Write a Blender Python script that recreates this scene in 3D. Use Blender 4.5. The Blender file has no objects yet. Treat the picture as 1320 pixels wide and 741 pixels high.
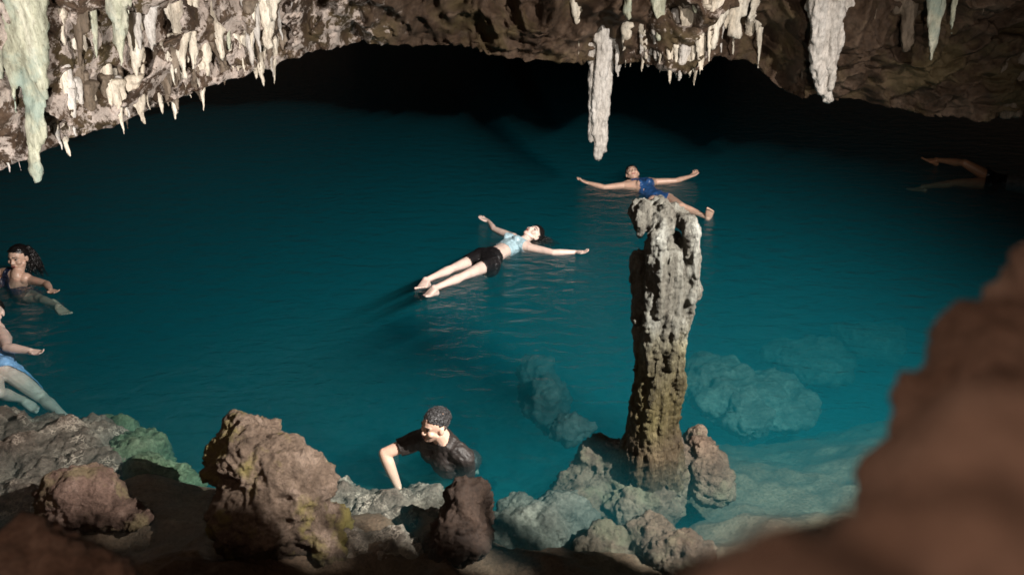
import bpy, bmesh, math, random
import numpy as np
from mathutils import Vector, Matrix, noise
from mathutils.bvhtree import BVHTree
random.seed(7)
S = bpy.context.scene
COL = S.collection
V = Vector
R = math.radians

# ------------------------------------------------------------------ camera
FPX, W0, H0 = 1000.0, 1320.0, 741.0
CAMZ, PITCH = 3.0, R(25)
cam_d = bpy.data.cameras.new('camera'); cam = bpy.data.objects.new('camera', cam_d); COL.objects.link(cam)
cam.location = (0, 0, CAMZ); cam.rotation_euler = (R(65), 0, 0)
cam_d.sensor_width = 36; cam_d.lens = FPX / W0 * 36
cam_d.clip_start = 0.05; cam_d.clip_end = 200
cam_d.dof.use_dof = True; cam_d.dof.focus_distance = 5.6
cam_d.dof.aperture_fstop = (cam_d.lens / 1000) / 0.018
S.camera = cam
CAM = V((0, 0, CAMZ))
FW = V((0, math.cos(PITCH), -math.sin(PITCH))); UP = V((0, math.sin(PITCH), math.cos(PITCH)))

def ray(x, y):
    """direction of the photograph's pixel, unit depth along the optical axis"""
    return V(((x - W0/2)/FPX, 0, 0)) + FW - UP*((y - H0/2)/FPX)
def at(x, y, z=0.0):
    d = ray(x, y); return CAM + d*((z - CAMZ)/d.z)
def atd(x, y, dep): return CAM + ray(x, y)*dep
def aty(x, y, Y):
    d = ray(x, y); return CAM + d*(Y/d.y)
def dep(p): return (p - CAM).dot(FW)

# ------------------------------------------------------------------ materials
def mat(name):
    m = bpy.data.materials.new(name); m.use_nodes = True
    nt = m.node_tree; b = nt.nodes['Principled BSDF']
    return m, nt, b
def N(nt, typ, **kw):
    n = nt.nodes.new(typ)
    for k, v in kw.items():
        if k in n.inputs: n.inputs[k].default_value = v
        else: setattr(n, k, v)
    return n
def ramp(nt, fac, stops):
    r = nt.nodes.new('ShaderNodeValToRGB'); e = r.color_ramp.elements
    while len(e) > 1: e.remove(e[-1])
    e[0].position, e[0].color = stops[0][0], (*stops[0][1], 1)
    for p, c in stops[1:]:
        k = e.new(p); k.color = (*c, 1)
    nt.links.new(fac, r.inputs[0]); return r.outputs[0]
def mixc(nt, fac, a, b, mode='MIX'):
    m = nt.nodes.new('ShaderNodeMix'); m.data_type = 'RGBA'; m.blend_type = mode
    for sock, v in ((m.inputs[0], fac), (m.inputs[6], a), (m.inputs[7], b)):
        if hasattr(v, 'links'): nt.links.new(v, sock)
        else: sock.default_value = v if isinstance(v, (int, float)) else (*v, 1)
    return m.outputs[2]

def rock_mat(name, cols, scale=3.0, stain=None, stain_amt=0.5, bump=0.6, rough=0.75, streak=False, caustic_veins=0.0, zgrad=None, spec=0.3, crust=False):
    m, nt, b = mat(name)
    geo = N(nt, 'ShaderNodeNewGeometry')
    pos = geo.outputs['Position']
    mp = N(nt, 'ShaderNodeMapping'); nt.links.new(pos, mp.inputs[0])
    if streak: mp.inputs['Scale'].default_value = (1, 1, 0.22)
    n1 = N(nt, 'ShaderNodeTexNoise', Scale=scale, Detail=9, Roughness=0.68, Distortion=0.25); nt.links.new(mp.outputs[0], n1.inputs['Vector'])
    c = ramp(nt, n1.outputs[0], [(0.28, cols[0]), (0.5, cols[1]), (0.68, cols[2])])
    n2 = N(nt, 'ShaderNodeTexNoise', Scale=scale*9, Detail=6, Roughness=0.75); nt.links.new(mp.outputs[0], n2.inputs['Vector'])
    sp = ramp(nt, n2.outputs[0], [(0.3, (0.35, 0.32, 0.3)), (0.52, (0.95, 0.95, 0.95)), (0.75, (1.35, 1.3, 1.25))])
    c = mixc(nt, 0.8, c, sp, 'MULTIPLY')
    # dark pits
    vp = N(nt, 'ShaderNodeTexVoronoi', Scale=scale*7); nt.links.new(pos, vp.inputs['Vector'])
    pit = ramp(nt, vp.outputs['Distance'], [(0.05, (0.3, 0.26, 0.22)), (0.3, (1, 1, 1))])
    c = mixc(nt, 0.4, c, pit, 'MULTIPLY')
    if caustic_veins:  # pale net painted into the colour in place of ripple caustics
        v = N(nt, 'ShaderNodeTexVoronoi', Scale=scale*2.2, feature='DISTANCE_TO_EDGE')
        nd = N(nt, 'ShaderNodeTexNoise', Scale=scale*2, Detail=3); nt.links.new(pos, nd.inputs['Vector'])
        ad = mixc(nt, 0.35, pos, nd.outputs['Color']); nt.links.new(ad, v.inputs['Vector'])
        f = ramp(nt, v.outputs['Distance'], [(0.0, (1, 1, 1)), (0.11, (0, 0, 0))])
        n5 = N(nt, 'ShaderNodeTexNoise', Scale=scale*1.3, Detail=2); nt.links.new(pos, n5.inputs['Vector'])
        g = ramp(nt, n5.outputs[0], [(0.45, (0, 0, 0)), (0.65, (caustic_veins,)*3)])
        f2 = mixc(nt, 1.0, f, g, 'MULTIPLY')
        c = mixc(nt, f2, c, tuple(min(0.8, x*2.1) for x in cols[2]))
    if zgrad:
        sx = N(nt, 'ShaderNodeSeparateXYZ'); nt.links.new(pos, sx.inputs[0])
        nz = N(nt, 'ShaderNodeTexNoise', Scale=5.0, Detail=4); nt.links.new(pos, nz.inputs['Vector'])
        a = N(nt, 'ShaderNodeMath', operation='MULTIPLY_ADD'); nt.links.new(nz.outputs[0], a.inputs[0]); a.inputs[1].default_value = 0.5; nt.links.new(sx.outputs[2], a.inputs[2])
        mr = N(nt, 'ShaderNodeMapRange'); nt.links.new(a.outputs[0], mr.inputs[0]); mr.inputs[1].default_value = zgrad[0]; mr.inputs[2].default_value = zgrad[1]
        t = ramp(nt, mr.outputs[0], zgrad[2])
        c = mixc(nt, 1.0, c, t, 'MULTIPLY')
    if stain:
        n3 = N(nt, 'ShaderNodeTexNoise', Scale=scale*0.8, Detail=5, Roughness=0.6); nt.links.new(pos, n3.inputs['Vector'])
        n3.inputs['Vector'].default_value = (0, 0, 0)
        f = ramp(nt, n3.outputs[0], [(0.5, (0, 0, 0)), (0.62, (stain_amt,)*3)])
        c = mixc(nt, f, c, stain)
    if crust:   # pale calcite crust, thick on the left end of the roof and in a patch right of the long stalactite
        sx = N(nt, 'ShaderNodeSeparateXYZ'); nt.links.new(pos, sx.inputs[0])
        area = ramp(nt, N(nt, 'ShaderNodeMapRange').outputs[0], [(0.0, (1, 1, 1)), (0.43, (0.95,)*3), (0.53, (0.35,)*3), (0.6, (0.1,)*3), (0.72, (0.15,)*3), (0.745, (0.75,)*3), (0.80, (0.85,)*3), (0.825, (0.1,)*3), (1.0, (0, 0, 0))])
        mr = area.node.inputs[0].links[0].from_node; nt.links.new(sx.outputs[0], mr.inputs[0]); mr.inputs[1].default_value = -6; mr.inputs[2].default_value = 4
        nk = N(nt, 'ShaderNodeTexNoise', Scale=6.0, Detail=8, Roughness=0.72, Distortion=0.1); nt.links.new(pos, nk.inputs['Vector'])
        ad = N(nt, 'ShaderNodeMath', operation='MULTIPLY_ADD'); nt.links.new(area, ad.inputs[0]); ad.inputs[1].default_value = 0.28; nt.links.new(nk.outputs[0], ad.inputs[2])
        f = ramp(nt, ad.outputs[0], [(0.745, (0, 0, 0)), (0.80, (0.9,)*3)])
        cc = mixc(nt, 0.7, (0.50, 0.42, 0.37), sp, 'MULTIPLY')
        c = mixc(nt, f, c, cc)
    nt.links.new(c, b.inputs['Base Color'])
    rr = ramp(nt, n1.outputs[0], [(0.3, (rough*0.75,)*3), (0.7, (min(1, rough*1.2),)*3)])
    nt.links.new(rr, b.inputs['Roughness'])
    b.inputs['Specular IOR Level'].default_value = spec
    bm1 = N(nt, 'ShaderNodeBump', Strength=bump, Distance=0.05); nt.links.new(n1.outputs[0], bm1.inputs['Height'])
    n4 = N(nt, 'ShaderNodeTexNoise', Scale=scale*14, Detail=7, Roughness=0.7); nt.links.new(mp.outputs[0], n4.inputs['Vector'])
    bm2 = N(nt, 'ShaderNodeBump', Strength=bump*0.9, Distance=0.02); nt.links.new(n4.outputs[0], bm2.inputs['Height']); nt.links.new(bm1.outputs[0], bm2.inputs['Normal'])
    nt.links.new(bm2.outputs[0], b.inputs['Normal'])
    return m

M = {}
M['ceiling'] = rock_mat('ceiling_rock', [(0.024, 0.0135, 0.008), (0.066, 0.039, 0.023), (0.13, 0.088, 0.062)], 2.0, stain=(0.10, 0.075, 0.03), stain_amt=0.5, bump=0.9, crust=True)
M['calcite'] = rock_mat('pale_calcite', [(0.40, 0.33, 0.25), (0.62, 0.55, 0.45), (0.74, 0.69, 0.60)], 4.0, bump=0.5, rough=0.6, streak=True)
M['green_calcite'] = rock_mat('green_stained_calcite', [(0.13, 0.125, 0.085), (0.40, 0.40, 0.30), (0.66, 0.63, 0.52)], 4.0, stain=(0.20, 0.28, 0.25), stain_amt=0.6, bump=0.5, rough=0.6, streak=True)
M['grey_calcite'] = rock_mat('grey_calcite', [(0.36, 0.32, 0.28), (0.52, 0.48, 0.44), (0.62, 0.59, 0.56)], 5.0, bump=0.45, rough=0.6, streak=True)
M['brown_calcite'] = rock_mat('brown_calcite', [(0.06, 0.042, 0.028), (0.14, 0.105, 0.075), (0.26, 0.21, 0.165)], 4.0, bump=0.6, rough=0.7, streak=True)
M['ground'] = rock_mat('ledge_rock', [(0.09, 0.055, 0.035), (0.15, 0.095, 0.062), (0.23, 0.155, 0.105)], 4.5, bump=0.9)
M['bed'] = rock_mat('pool_bed_silt', [(0.42, 0.40, 0.33), (0.50, 0.48, 0.40), (0.58, 0.55, 0.47)], 0.7, bump=0.15, rough=0.9)
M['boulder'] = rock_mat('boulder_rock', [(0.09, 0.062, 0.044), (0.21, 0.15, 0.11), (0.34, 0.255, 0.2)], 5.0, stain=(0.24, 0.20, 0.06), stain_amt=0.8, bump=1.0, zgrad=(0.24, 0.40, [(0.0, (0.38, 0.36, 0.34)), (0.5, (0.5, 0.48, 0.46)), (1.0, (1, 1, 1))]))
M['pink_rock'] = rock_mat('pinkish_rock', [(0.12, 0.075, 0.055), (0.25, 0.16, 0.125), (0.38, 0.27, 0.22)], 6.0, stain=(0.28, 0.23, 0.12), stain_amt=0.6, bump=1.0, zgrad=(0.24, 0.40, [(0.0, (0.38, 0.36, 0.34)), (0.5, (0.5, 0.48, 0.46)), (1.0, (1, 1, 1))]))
M['shelf'] = rock_mat('shallow_shelf_rock', [(0.06, 0.046, 0.036), (0.19, 0.15, 0.12), (0.36, 0.30, 0.245)], 5.5, bump=0.9, caustic_veins=0.7)
M['green_rock'] = rock_mat('algae_green_rock', [(0.045, 0.07, 0.04), (0.11, 0.16, 0.09), (0.2, 0.25, 0.16)], 4.0, bump=0.9, caustic_veins=0.4)
M['sub_rock'] = rock_mat('submerged_rock', [(0.05, 0.034, 0.024), (0.115, 0.08, 0.056), (0.22, 0.165, 0.12)], 5.0, bump=1.0, stain=(0.17, 0.16, 0.10), stain_amt=0.5)
M['pale_rock'] = rock_mat('pale_bed_rock', [(0.05, 0.047, 0.038), (0.12, 0.11, 0.09), (0.24, 0.22, 0.18)], 4.0, bump=0.9)
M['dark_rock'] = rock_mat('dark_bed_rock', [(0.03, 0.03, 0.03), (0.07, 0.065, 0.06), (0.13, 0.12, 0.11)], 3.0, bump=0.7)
M['shade_dark_rock'] = rock_mat('shade_dark_rock', [(0.018, 0.011, 0.008), (0.036, 0.022, 0.015), (0.06, 0.038, 0.027)], 4.0, bump=0.7)  # dark albedo carries this rock's shade, the flood lamp reaches it
M['near'] = rock_mat('near_brown_rock', [(0.20, 0.118, 0.082), (0.34, 0.215, 0.16), (0.46, 0.32, 0.25)], 7.0, bump=0.8)
M['pillar'] = rock_mat('pillar_rock', [(0.03, 0.023, 0.017), (0.125, 0.117, 0.098), (0.265, 0.265, 0.24)], 7.0, bump=0.9, rough=0.65, streak=True,
    zgrad=(-0.2, 1.75, [(0.0, (0.40, 0.27, 0.18)), (0.25, (0.48, 0.37, 0.23)), (0.42, (0.62, 0.54, 0.26)), (0.56, (0.78, 0.72, 0.46)), (0.72, (0.86, 0.88, 0.86)), (1.0, (0.95, 0.97, 0.97))]))

def skin_mat(name, c):
    m, nt, b = mat(name)
    tc = N(nt, 'ShaderNodeNewGeometry')
    n = N(nt, 'ShaderNodeTexNoise', Scale=14.0, Detail=5); nt.links.new(tc.outputs['Position'], n.inputs['Vector'])
    col = ramp(nt, n.outputs[0], [(0.3, tuple(x*0.82 for x in c)), (0.55, c), (0.75, (min(1, c[0]*1.12), c[1]*1.02, c[2]*1.0))])
    nt.links.new(col, b.inputs['Base Color'])
    b.inputs['Roughness'].default_value = 0.4
    b.inputs['Subsurface Weight'].default_value = 0.15
    b.inputs['Subsurface Radius'].default_value = (0.012, 0.005, 0.003)
    bp = N(nt, 'ShaderNodeBump', Strength=0.15, Distance=0.004); n2 = N(nt, 'ShaderNodeTexNoise', Scale=160.0, Detail=3)
    nt.links.new(tc.outputs['Position'], n2.inputs['Vector']); nt.links.new(n2.outputs[0], bp.inputs['Height']); nt.links.new(bp.outputs[0], b.inputs['Normal'])
    return m
M['skin_fair'] = skin_mat('fair_skin', (0.70, 0.53, 0.46))
M['skin_mid'] = skin_mat('medium_skin', (0.64, 0.42, 0.32))
M['skin_tan'] = skin_mat('tan_skin', (0.44, 0.25, 0.16))
M['skin_brown'] = skin_mat('brown_skin', (0.36, 0.18, 0.10))

def cloth_mat(name, c, rough=0.5, c2=None, sheen=0.0):
    m, nt, b = mat(name)
    g = N(nt, 'ShaderNodeNewGeometry')
    n = N(nt, 'ShaderNodeTexNoise', Scale=22.0, Detail=5); nt.links.new(g.outputs['Position'], n.inputs['Vector'])
    col = ramp(nt, n.outputs[0], [(0.35, tuple(x*0.75 for x in c)), (0.6, c2 or tuple(min(1, x*1.15) for x in c))])
    nt.links.new(col, b.inputs['Base Color']); b.inputs['Roughness'].default_value = rough
    bp = N(nt, 'ShaderNodeBump', Strength=0.7, Distance=0.012)
    n2 = N(nt, 'ShaderNodeTexNoise', Scale=16.0, Detail=4, Distortion=1.2); nt.links.new(g.outputs['Position'], n2.inputs['Vector'])
    nt.links.new(n2.outputs[0], bp.inputs['Height']); nt.links.new(bp.outputs[0], b.inputs['Normal'])
    return m
M['blue_suit'] = cloth_mat('wet_blue_fabric', (0.022, 0.075, 0.21), 0.3)
M['navy_suit'] = cloth_mat('wet_navy_fabric', (0.012, 0.018, 0.045), 0.35)
M['pale_top'] = cloth_mat('pale_blue_fabric', (0.34, 0.48, 0.54), 0.45)
M['black_cloth'] = cloth_mat('wet_black_fabric', (0.010, 0.009, 0.010), 0.3)
M['shirt'] = cloth_mat('wet_dark_brown_black_fabric', (0.020, 0.015, 0.013), 0.6)
M['blue_trunks'] = cloth_mat('light_blue_fabric', (0.22, 0.42, 0.72), 0.45)
M['grey_shirt'] = cloth_mat('grey_fabric', (0.18, 0.19, 0.20), 0.5)
def plain(name, c, rough):
    m, nt, b = mat(name); b.inputs['Roughness'].default_value = rough
    g = N(nt, 'ShaderNodeNewGeometry'); n = N(nt, 'ShaderNodeTexNoise', Scale=60.0, Detail=3); nt.links.new(g.outputs['Position'], n.inputs['Vector'])
    nt.links.new(ramp(nt, n.outputs[0], [(0.3, tuple(x*0.8 for x in c)), (0.7, tuple(min(1, x*1.2) for x in c))]), b.inputs['Base Color'])
    return m
M['hair'] = plain('black_wet_hair', (0.008, 0.006, 0.006), 0.3)
M['hair_grey'] = plain('greying_black_hair', (0.028, 0.026, 0.027), 0.35)
_n = [q for q in M['hair_grey'].node_tree.nodes if q.type == 'TEX_NOISE'][0]; _n.inputs['Scale'].default_value = 130.0
M['hair_grey'].node_tree.nodes['Principled BSDF'].inputs['Roughness'].default_value = 0.7
_r = [q for q in M['hair_grey'].node_tree.nodes if q.type == 'VALTORGB'][0].color_ramp.elements
_r[0].position = 0.45; _r[0].color = (0.010, 0.009, 0.009, 1); _r[1].position = 0.68; _r[1].color = (0.10, 0.097, 0.10, 1)
M['eye_white'] = plain('eye_white', (0.34, 0.31, 0.29), 0.3)
M['iris'] = plain('dark_iris', (0.012, 0.008, 0.006), 0.15)
M['lips'] = plain('lips', (0.42, 0.15, 0.13), 0.35)
M['brow'] = plain('eyebrow_hair', (0.03, 0.02, 0.015), 0.6)

# water: fresnel reflection over a clear body that absorbs red
m = bpy.data.materials.new('pool_water'); m.use_nodes = True; nt = m.node_tree; nt.nodes.clear()
out = nt.nodes.new('ShaderNodeOutputMaterial')
g = N(nt, 'ShaderNodeNewGeometry')
mp = N(nt, 'ShaderNodeMapping'); mp.inputs['Scale'].default_value = (1.0, 1.7, 1.0); nt.links.new(g.outputs['Position'], mp.inputs[0])
n1 = N(nt, 'ShaderNodeTexNoise', Scale=4.0, Detail=5, Roughness=0.55, Distortion=0.4); nt.links.new(mp.outputs[0], n1.inputs['Vector'])
n2 = N(nt, 'ShaderNodeTexNoise', Scale=22.0, Detail=3, Roughness=0.6); nt.links.new(mp.outputs[0], n2.inputs['Vector'])
b1 = N(nt, 'ShaderNodeBump', Strength=0.6, Distance=0.06); nt.links.new(n1.outputs[0], b1.inputs['Height'])
b2 = N(nt, 'ShaderNodeBump', Strength=0.25, Distance=0.02); nt.links.new(n2.outputs[0], b2.inputs['Height']); nt.links.new(b1.outputs[0], b2.inputs['Normal'])
# Schlick reflectance, the same from above and from below
dt = N(nt, 'ShaderNodeVectorMath', operation='DOT_PRODUCT'); nt.links.new(b2.outputs[0], dt.inputs[0]); nt.links.new(g.outputs['Incoming'], dt.inputs[1])
aa = N(nt, 'ShaderNodeMath', operation='ABSOLUTE'); nt.links.new(dt.outputs['Value'], aa.inputs[0])
om = N(nt, 'ShaderNodeMath', operation='SUBTRACT'); om.use_clamp = True; om.inputs[0].default_value = 1.0; nt.links.new(aa.outputs[0], om.inputs[1])
pw = N(nt, 'ShaderNodeMath', operation='POWER'); nt.links.new(om.outputs[0], pw.inputs[0]); pw.inputs[1].default_value = 5.0
fr = N(nt, 'ShaderNodeMath', operation='MULTIPLY_ADD'); nt.links.new(pw.outputs[0], fr.inputs[0]); fr.inputs[1].default_value = 0.9; fr.inputs[2].default_value = 0.02
tr = N(nt, 'ShaderNodeBsdfTransparent')
gl = N(nt, 'ShaderNodeBsdfGlossy', Roughness=0.2); nt.links.new(b2.outputs[0], gl.inputs['Normal'])
mx = N(nt, 'ShaderNodeMixShader'); nt.links.new(fr.outputs[0], mx.inputs[0]); nt.links.new(tr.outputs[0], mx.inputs[1]); nt.links.new(gl.outputs[0], mx.inputs[2])
nt.links.new(mx.outputs[0], out.inputs['Surface'])
ab = N(nt, 'ShaderNodeVolumeAbsorption'); ab.inputs['Color'].default_value = (0.25, 0.69, 0.735, 1); ab.inputs['Density'].default_value = 0.9
sc = N(nt, 'ShaderNodeVolumeScatter'); sc.inputs['Color'].default_value = (0.03, 0.66, 0.80, 1); sc.inputs['Density'].default_value = 0.105; sc.inputs['Anisotropy'].default_value = -0.1
av = N(nt, 'ShaderNodeAddShader'); nt.links.new(ab.outputs[0], av.inputs[0]); nt.links.new(sc.outputs[0], av.inputs[1])
nt.links.new(av.outputs[0], out.inputs['Volume'])
M['water'] = m

# ------------------------------------------------------------------ mesh helpers
def tag(o, label=None, cat=None, group=None, kind=None):
    if label: o['label'] = label
    if cat: o['category'] = cat
    if group: o['group'] = group
    if kind: o['kind'] = kind
    return o
def link_mesh(name, me, material=None, parent=None):
    o = bpy.data.objects.new(name, me); COL.objects.link(o)
    if material: 
        me.materials.clear(); me.materials.append(material)
    if parent:
        o.parent = parent; o.matrix_parent_inverse = parent.matrix_world.inverted()
    return o
class MB:
    def __init__(s): s.v = []; s.f = []
    def add(s, vs, fs):
        o = len(s.v); s.v += [tuple(v) for v in vs]; s.f += [tuple(i+o for i in f) for f in fs]
    def mesh(s, name, smooth=True):
        me = bpy.data.meshes.new(name); me.from_pydata(s.v, [], s.f); me.update()
        if smooth: me.polygons.foreach_set('use_smooth', [True]*len(me.polygons))
        return me
def basis(d):
    d = d.normalized(); a = V((0, 0, 1)) if abs(d.z) < 0.9 else V((1, 0, 0))
    x = d.cross(a).normalized(); return x, d.cross(x).normalized(), d
def cone(mb, p0, r0, p1, r1, flat=None, seg=14, capn=4):
    """tapered capsule; flat = (axis, factor) squeezes it along one axis"""
    p0, p1 = V(p0), V(p1); ax = p1 - p0
    if ax.length < 1e-6: ax = V((0, 0, 1e-5))
    x, y, d = basis(ax)
    rings = []
    for i in range(capn): 
        a = math.pi/2*(1 - i/capn); rings.append((p0 - d*r0*math.sin(a), r0*math.cos(a)))
    rings.append((p0, r0)); rings.append((p1, r1))
    for i in range(1, capn+1):
        a = math.pi/2*i/capn; rings.append((p1 + d*r1*math.sin(a), r1*math.cos(a)))
    vs = []
    for c, r in rings:
        r = max(r, 1e-4)
        for k in range(seg):
            t = 2*math.pi*k/seg
            vs.append(c + x*math.cos(t)*r + y*math.sin(t)*r)
    if flat:
        fa, ff = flat; fa = V(fa).normalized(); mid = p0
        L2 = ax.length_squared
        for i, v in enumerate(vs):
            t = min(1, max(0, (v - p0).dot(ax)/L2)) if L2 > 1e-9 else 0
            c = p0 + ax*t; k = (v - c).dot(fa); vs[i] = v + fa*(k*(ff - 1))
    fs = []
    n = len(rings)
    for i in range(n-1):
        for k in range(seg):
            a, b_ = i*seg + k, i*seg + (k+1) % seg
            fs.append((a, b_, b_+seg, a+seg))
    fs.append(tuple(range(seg))[::-1]); fs.append(tuple((n-1)*seg + k for k in range(seg)))
    mb.add(vs, fs)
def ell(mb, c, rad, axes=None, seg=18, rin=12):
    c = V(c); ax = axes or (V((1, 0, 0)), V((0, 1, 0)), V((0, 0, 1)))
    vs = []; fs = []
    for i in range(rin+1):
        p = math.pi*(i + 0.0)/rin
        rr, zz = max(math.sin(p), 1e-3), math.cos(p)
        for k in range(seg):
            t = 2*math.pi*k/seg
            vs.append(c + ax[0]*(rad[0]*rr*math.cos(t)) + ax[1]*(rad[1]*rr*math.sin(t)) + ax[2]*(rad[2]*zz))
    for i in range(rin):
        for k in range(seg):
            a, b_ = i*seg + k, i*seg + (k+1) % seg
            fs.append((a, a+seg, b_+seg, b_))
    fs.append(tuple(range(seg))); fs.append(tuple(rin*seg + k for k in range(seg))[::-1])
    mb.add(vs, fs)
def remesh(me, voxel, smooth=2, fac=0.5):
    o = bpy.data.objects.new('tmp', me); COL.objects.link(o)
    r = o.modifiers.new('r', 'REMESH'); r.mode = 'VOXEL'; r.voxel_size = voxel; r.use_smooth_shade = True
    if smooth:
        s = o.modifiers.new('s', 'SMOOTH'); s.iterations = smooth; s.factor = fac
    dg = bpy.context.evaluated_depsgraph_get(); dg.update()
    new = bpy.data.meshes.new_from_object(o.evaluated_get(dg)); 
    bpy.data.objects.remove(o); bpy.data.meshes.remove(me)
    return new
def coords(me):
    a = np.empty(len(me.vertices)*3, dtype=np.float32); me.vertices.foreach_get('co', a); return a.reshape(-1, 3)
def set_coords(me, a):
    me.vertices.foreach_set('co', a.astype(np.float32).ravel()); me.update()
def displace(me, layers, seed=0, zs=1.0):
    """layers: (frequency, amplitude, kind) along the normals"""
    off = V((seed*13.1, seed*7.7, seed*3.3))
    vs = coords(me); nn = np.empty(len(vs)*3, dtype=np.float32); me.vertices.foreach_get('normal', nn); nn = nn.reshape(-1, 3)
    d = np.zeros(len(vs))
    for i, v in enumerate(vs):
        p = V((float(v[0]), float(v[1]), float(v[2])*zs)) + off; t = 0
        for f, a, k in layers:
            if k == 'r': t += a*(noise.ridged_multi_fractal(p*f, 0.9, 2.1, 4, 1.0, 2.0) - 1.0)
            elif k == 'c': t += a*(noise.cell(p*f) - 0.5)
            elif k == 'v': t += a*(0.4 - noise.voronoi(p*f)[0][0])
            else: t += a*noise.fractal(p*f, 0.9, 2.1, 4)
        d[i] = t
    set_coords(me, vs + nn*d[:, None])
    return me
def rock(name, blobs, voxel, layers, material, seed=0, label=None, cat='rock', group=None, kind=None, smooth=2):
    mb = MB()
    for c, rad, *rot in blobs:
        axes = None
        if rot:
            q = Matrix.Rotation(rot[0], 3, 'Z') @ Matrix.Rotation(rot[1] if len(rot) > 1 else 0, 3, 'X')
            axes = (q @ V((1, 0, 0)), q @ V((0, 1, 0)), q @ V((0, 0, 1)))
        ell(mb, c, rad, axes)
    me = remesh(mb.mesh(name), voxel, smooth)
    displace(me, layers, seed)
    me.polygons.foreach_set('use_smooth', [True]*len(me.polygons))
    o = link_mesh(name, me, material)
    return tag(o, label, cat if not kind else None, group, kind)

# ------------------------------------------------------------------ the lamp's spot and the ledge it stands on
LAMP = V((3.2, 1.5, 4.0))

# ground: one sheet, ledge -> shore -> pool bed
def smooth01(a, b, x):
    t = min(1, max(0, (x - a)/(b - a))); return t*t*(3 - 2*t)
def ground_z(x, y):
    s = 3.15 + 0.2*noise.noise(V((x*0.7, 1.3, 0))) - 0.35*smooth01(-1.5, -1.0, x) - 0.4*smooth01(-0.6, 0.1, x) + 0.3*smooth01(1.5, 4, x)      # shoreline
    z = 1.45 if y < 0.6 else 1.45 + (0.0 - 1.45)*min(1.0, (y - 0.6)/(s - 0.6))**0.85
    if y > s:
        t = y - s
        z = -0.25*min(t, 0.7) - 1.3*smooth01(0.7, 1.7, t) - 1.5*smooth01(1.3, 5.5, t) - 0.8*smooth01(5, 12, t)
        z += 1.0*smooth01(0.0, 1.6, x)*smooth01(0.8, 1.6, t)*(1 - smooth01(3.0, 6.0, t))
    rough = 0.13 if y < s + 0.8 else 0.10
    z += rough*noise.fractal(V((x, y, 0))*1.6, 0.9, 2.0, 5)
    z += 0.03*noise.fractal(V((x, y, 7))*6.5, 0.9, 2.0, 3)
    if y < s + 0.4: z += 0.10*(noise.ridged_multi_fractal(V((x, y, 4))*1.1, 0.9, 2.1, 4, 1.0, 2.0) - 1)
    return z
xs = np.concatenate([np.linspace(-30, -6, 13)[:-1], np.linspace(-6, 5, 260), np.linspace(5, 30, 13)[1:]])
ys = np.concatenate([np.linspace(-8, 0.4, 12)[:-1], np.linspace(0.4, 7.5, 190), np.linspace(7.5, 48, 60)[1:]])
vs = [(float(x), float(y), ground_z(float(x), float(y))) for y in ys for x in xs]
nx = len(xs); fs = [(j*nx+i, j*nx+i+1, (j+1)*nx+i+1, (j+1)*nx+i) for j in range(len(ys)-1) for i in range(nx-1)]
me = bpy.data.meshes.new('cave_ground'); me.from_pydata(vs, [], fs); me.polygons.foreach_set('use_smooth', [True]*len(fs))
gnd = link_mesh('cave_ground', me, M['ground']); me.materials.append(M['bed'])
me.polygons.foreach_set('material_index', [1 if (max(vs[i][2] for i in f) < -1.7) else 0 for f in fs])
tag(gnd, kind='structure')

# water body
def box(mb, a, b):
    x0, y0, z0 = a; x1, y1, z1 = b
    mb.add([(x0,y0,z0),(x1,y0,z0),(x1,y1,z0),(x0,y1,z0),(x0,y0,z1),(x1,y0,z1),(x1,y1,z1),(x0,y1,z1)],
           [(0,3,2,1),(4,5,6,7),(0,1,5,4),(1,2,6,5),(2,3,7,6),(3,0,4,7)])
mb = MB(); box(mb, (-28, 1.2, -6), (28, 46, 0.0))
tag(link_mesh('water', mb.mesh('water', False), M['water']), kind='structure')

# ------------------------------------------------------------------ the cave roof: a low arch of rock over the pool
LIP = [(-700,330,5.0),(-250,262,5.6),(0,222,6.0),(45,205,6.05),(75,176,6.2),(150,158,6.5),(230,128,6.8),(330,90,7.2),(400,70,7.6),(470,55,8.0),(540,62,8.3),(600,60,8.5),
       (650,72,8.5),(720,80,8.4),(780,90,8.3),(830,85,8.2),(870,96,8.0),(900,92,8.05),(922,72,8.2),(960,76,8.4),(990,104,8.3),(1040,126,8.2),(1100,128,8.2),
       (1150,143,8.2),(1260,150,8.2),(1320,150,8.2),(1600,175,8.0),(2000,230,7.6)]
def lip(x):
    for a, b_ in zip(LIP, LIP[1:]):
        if x <= b_[0]:
            t = (x - a[0])/(b_[0] - a[0]); t = max(0, t); return a[1]+(b_[1]-a[1])*t, a[2]+(b_[2]-a[2])*t
    return LIP[-1][1:]
cols = list(np.linspace(-700, -40, 60))[:-1] + list(np.linspace(-40, 1360, 520)) + list(np.linspace(1360, 2000, 50))[1:]
prof = [(0,36,-6.5),(0,33,-2.0),(0,29,0.7),(0,20.0,1.9),(0,12.0,1.8),(0,6.0,1.3),(0,3.5,0.9),(0,2.0,0.55),(0,1.2,0.35),(0,0.7,0.2),(0,0.4,0.1),(0,0.2,0.04),(0,0.08,0.0)]
rows = [(p[1], p[2]) for p in prof] + [(-1.5*t**1.25, 2.0*t) for t in np.linspace(0.0, 1.0, 130)] + [(-2.6, 3.0), (-4.5, 4.3), (-8, 5.6), (-14, 5.8)]
vs = []
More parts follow.
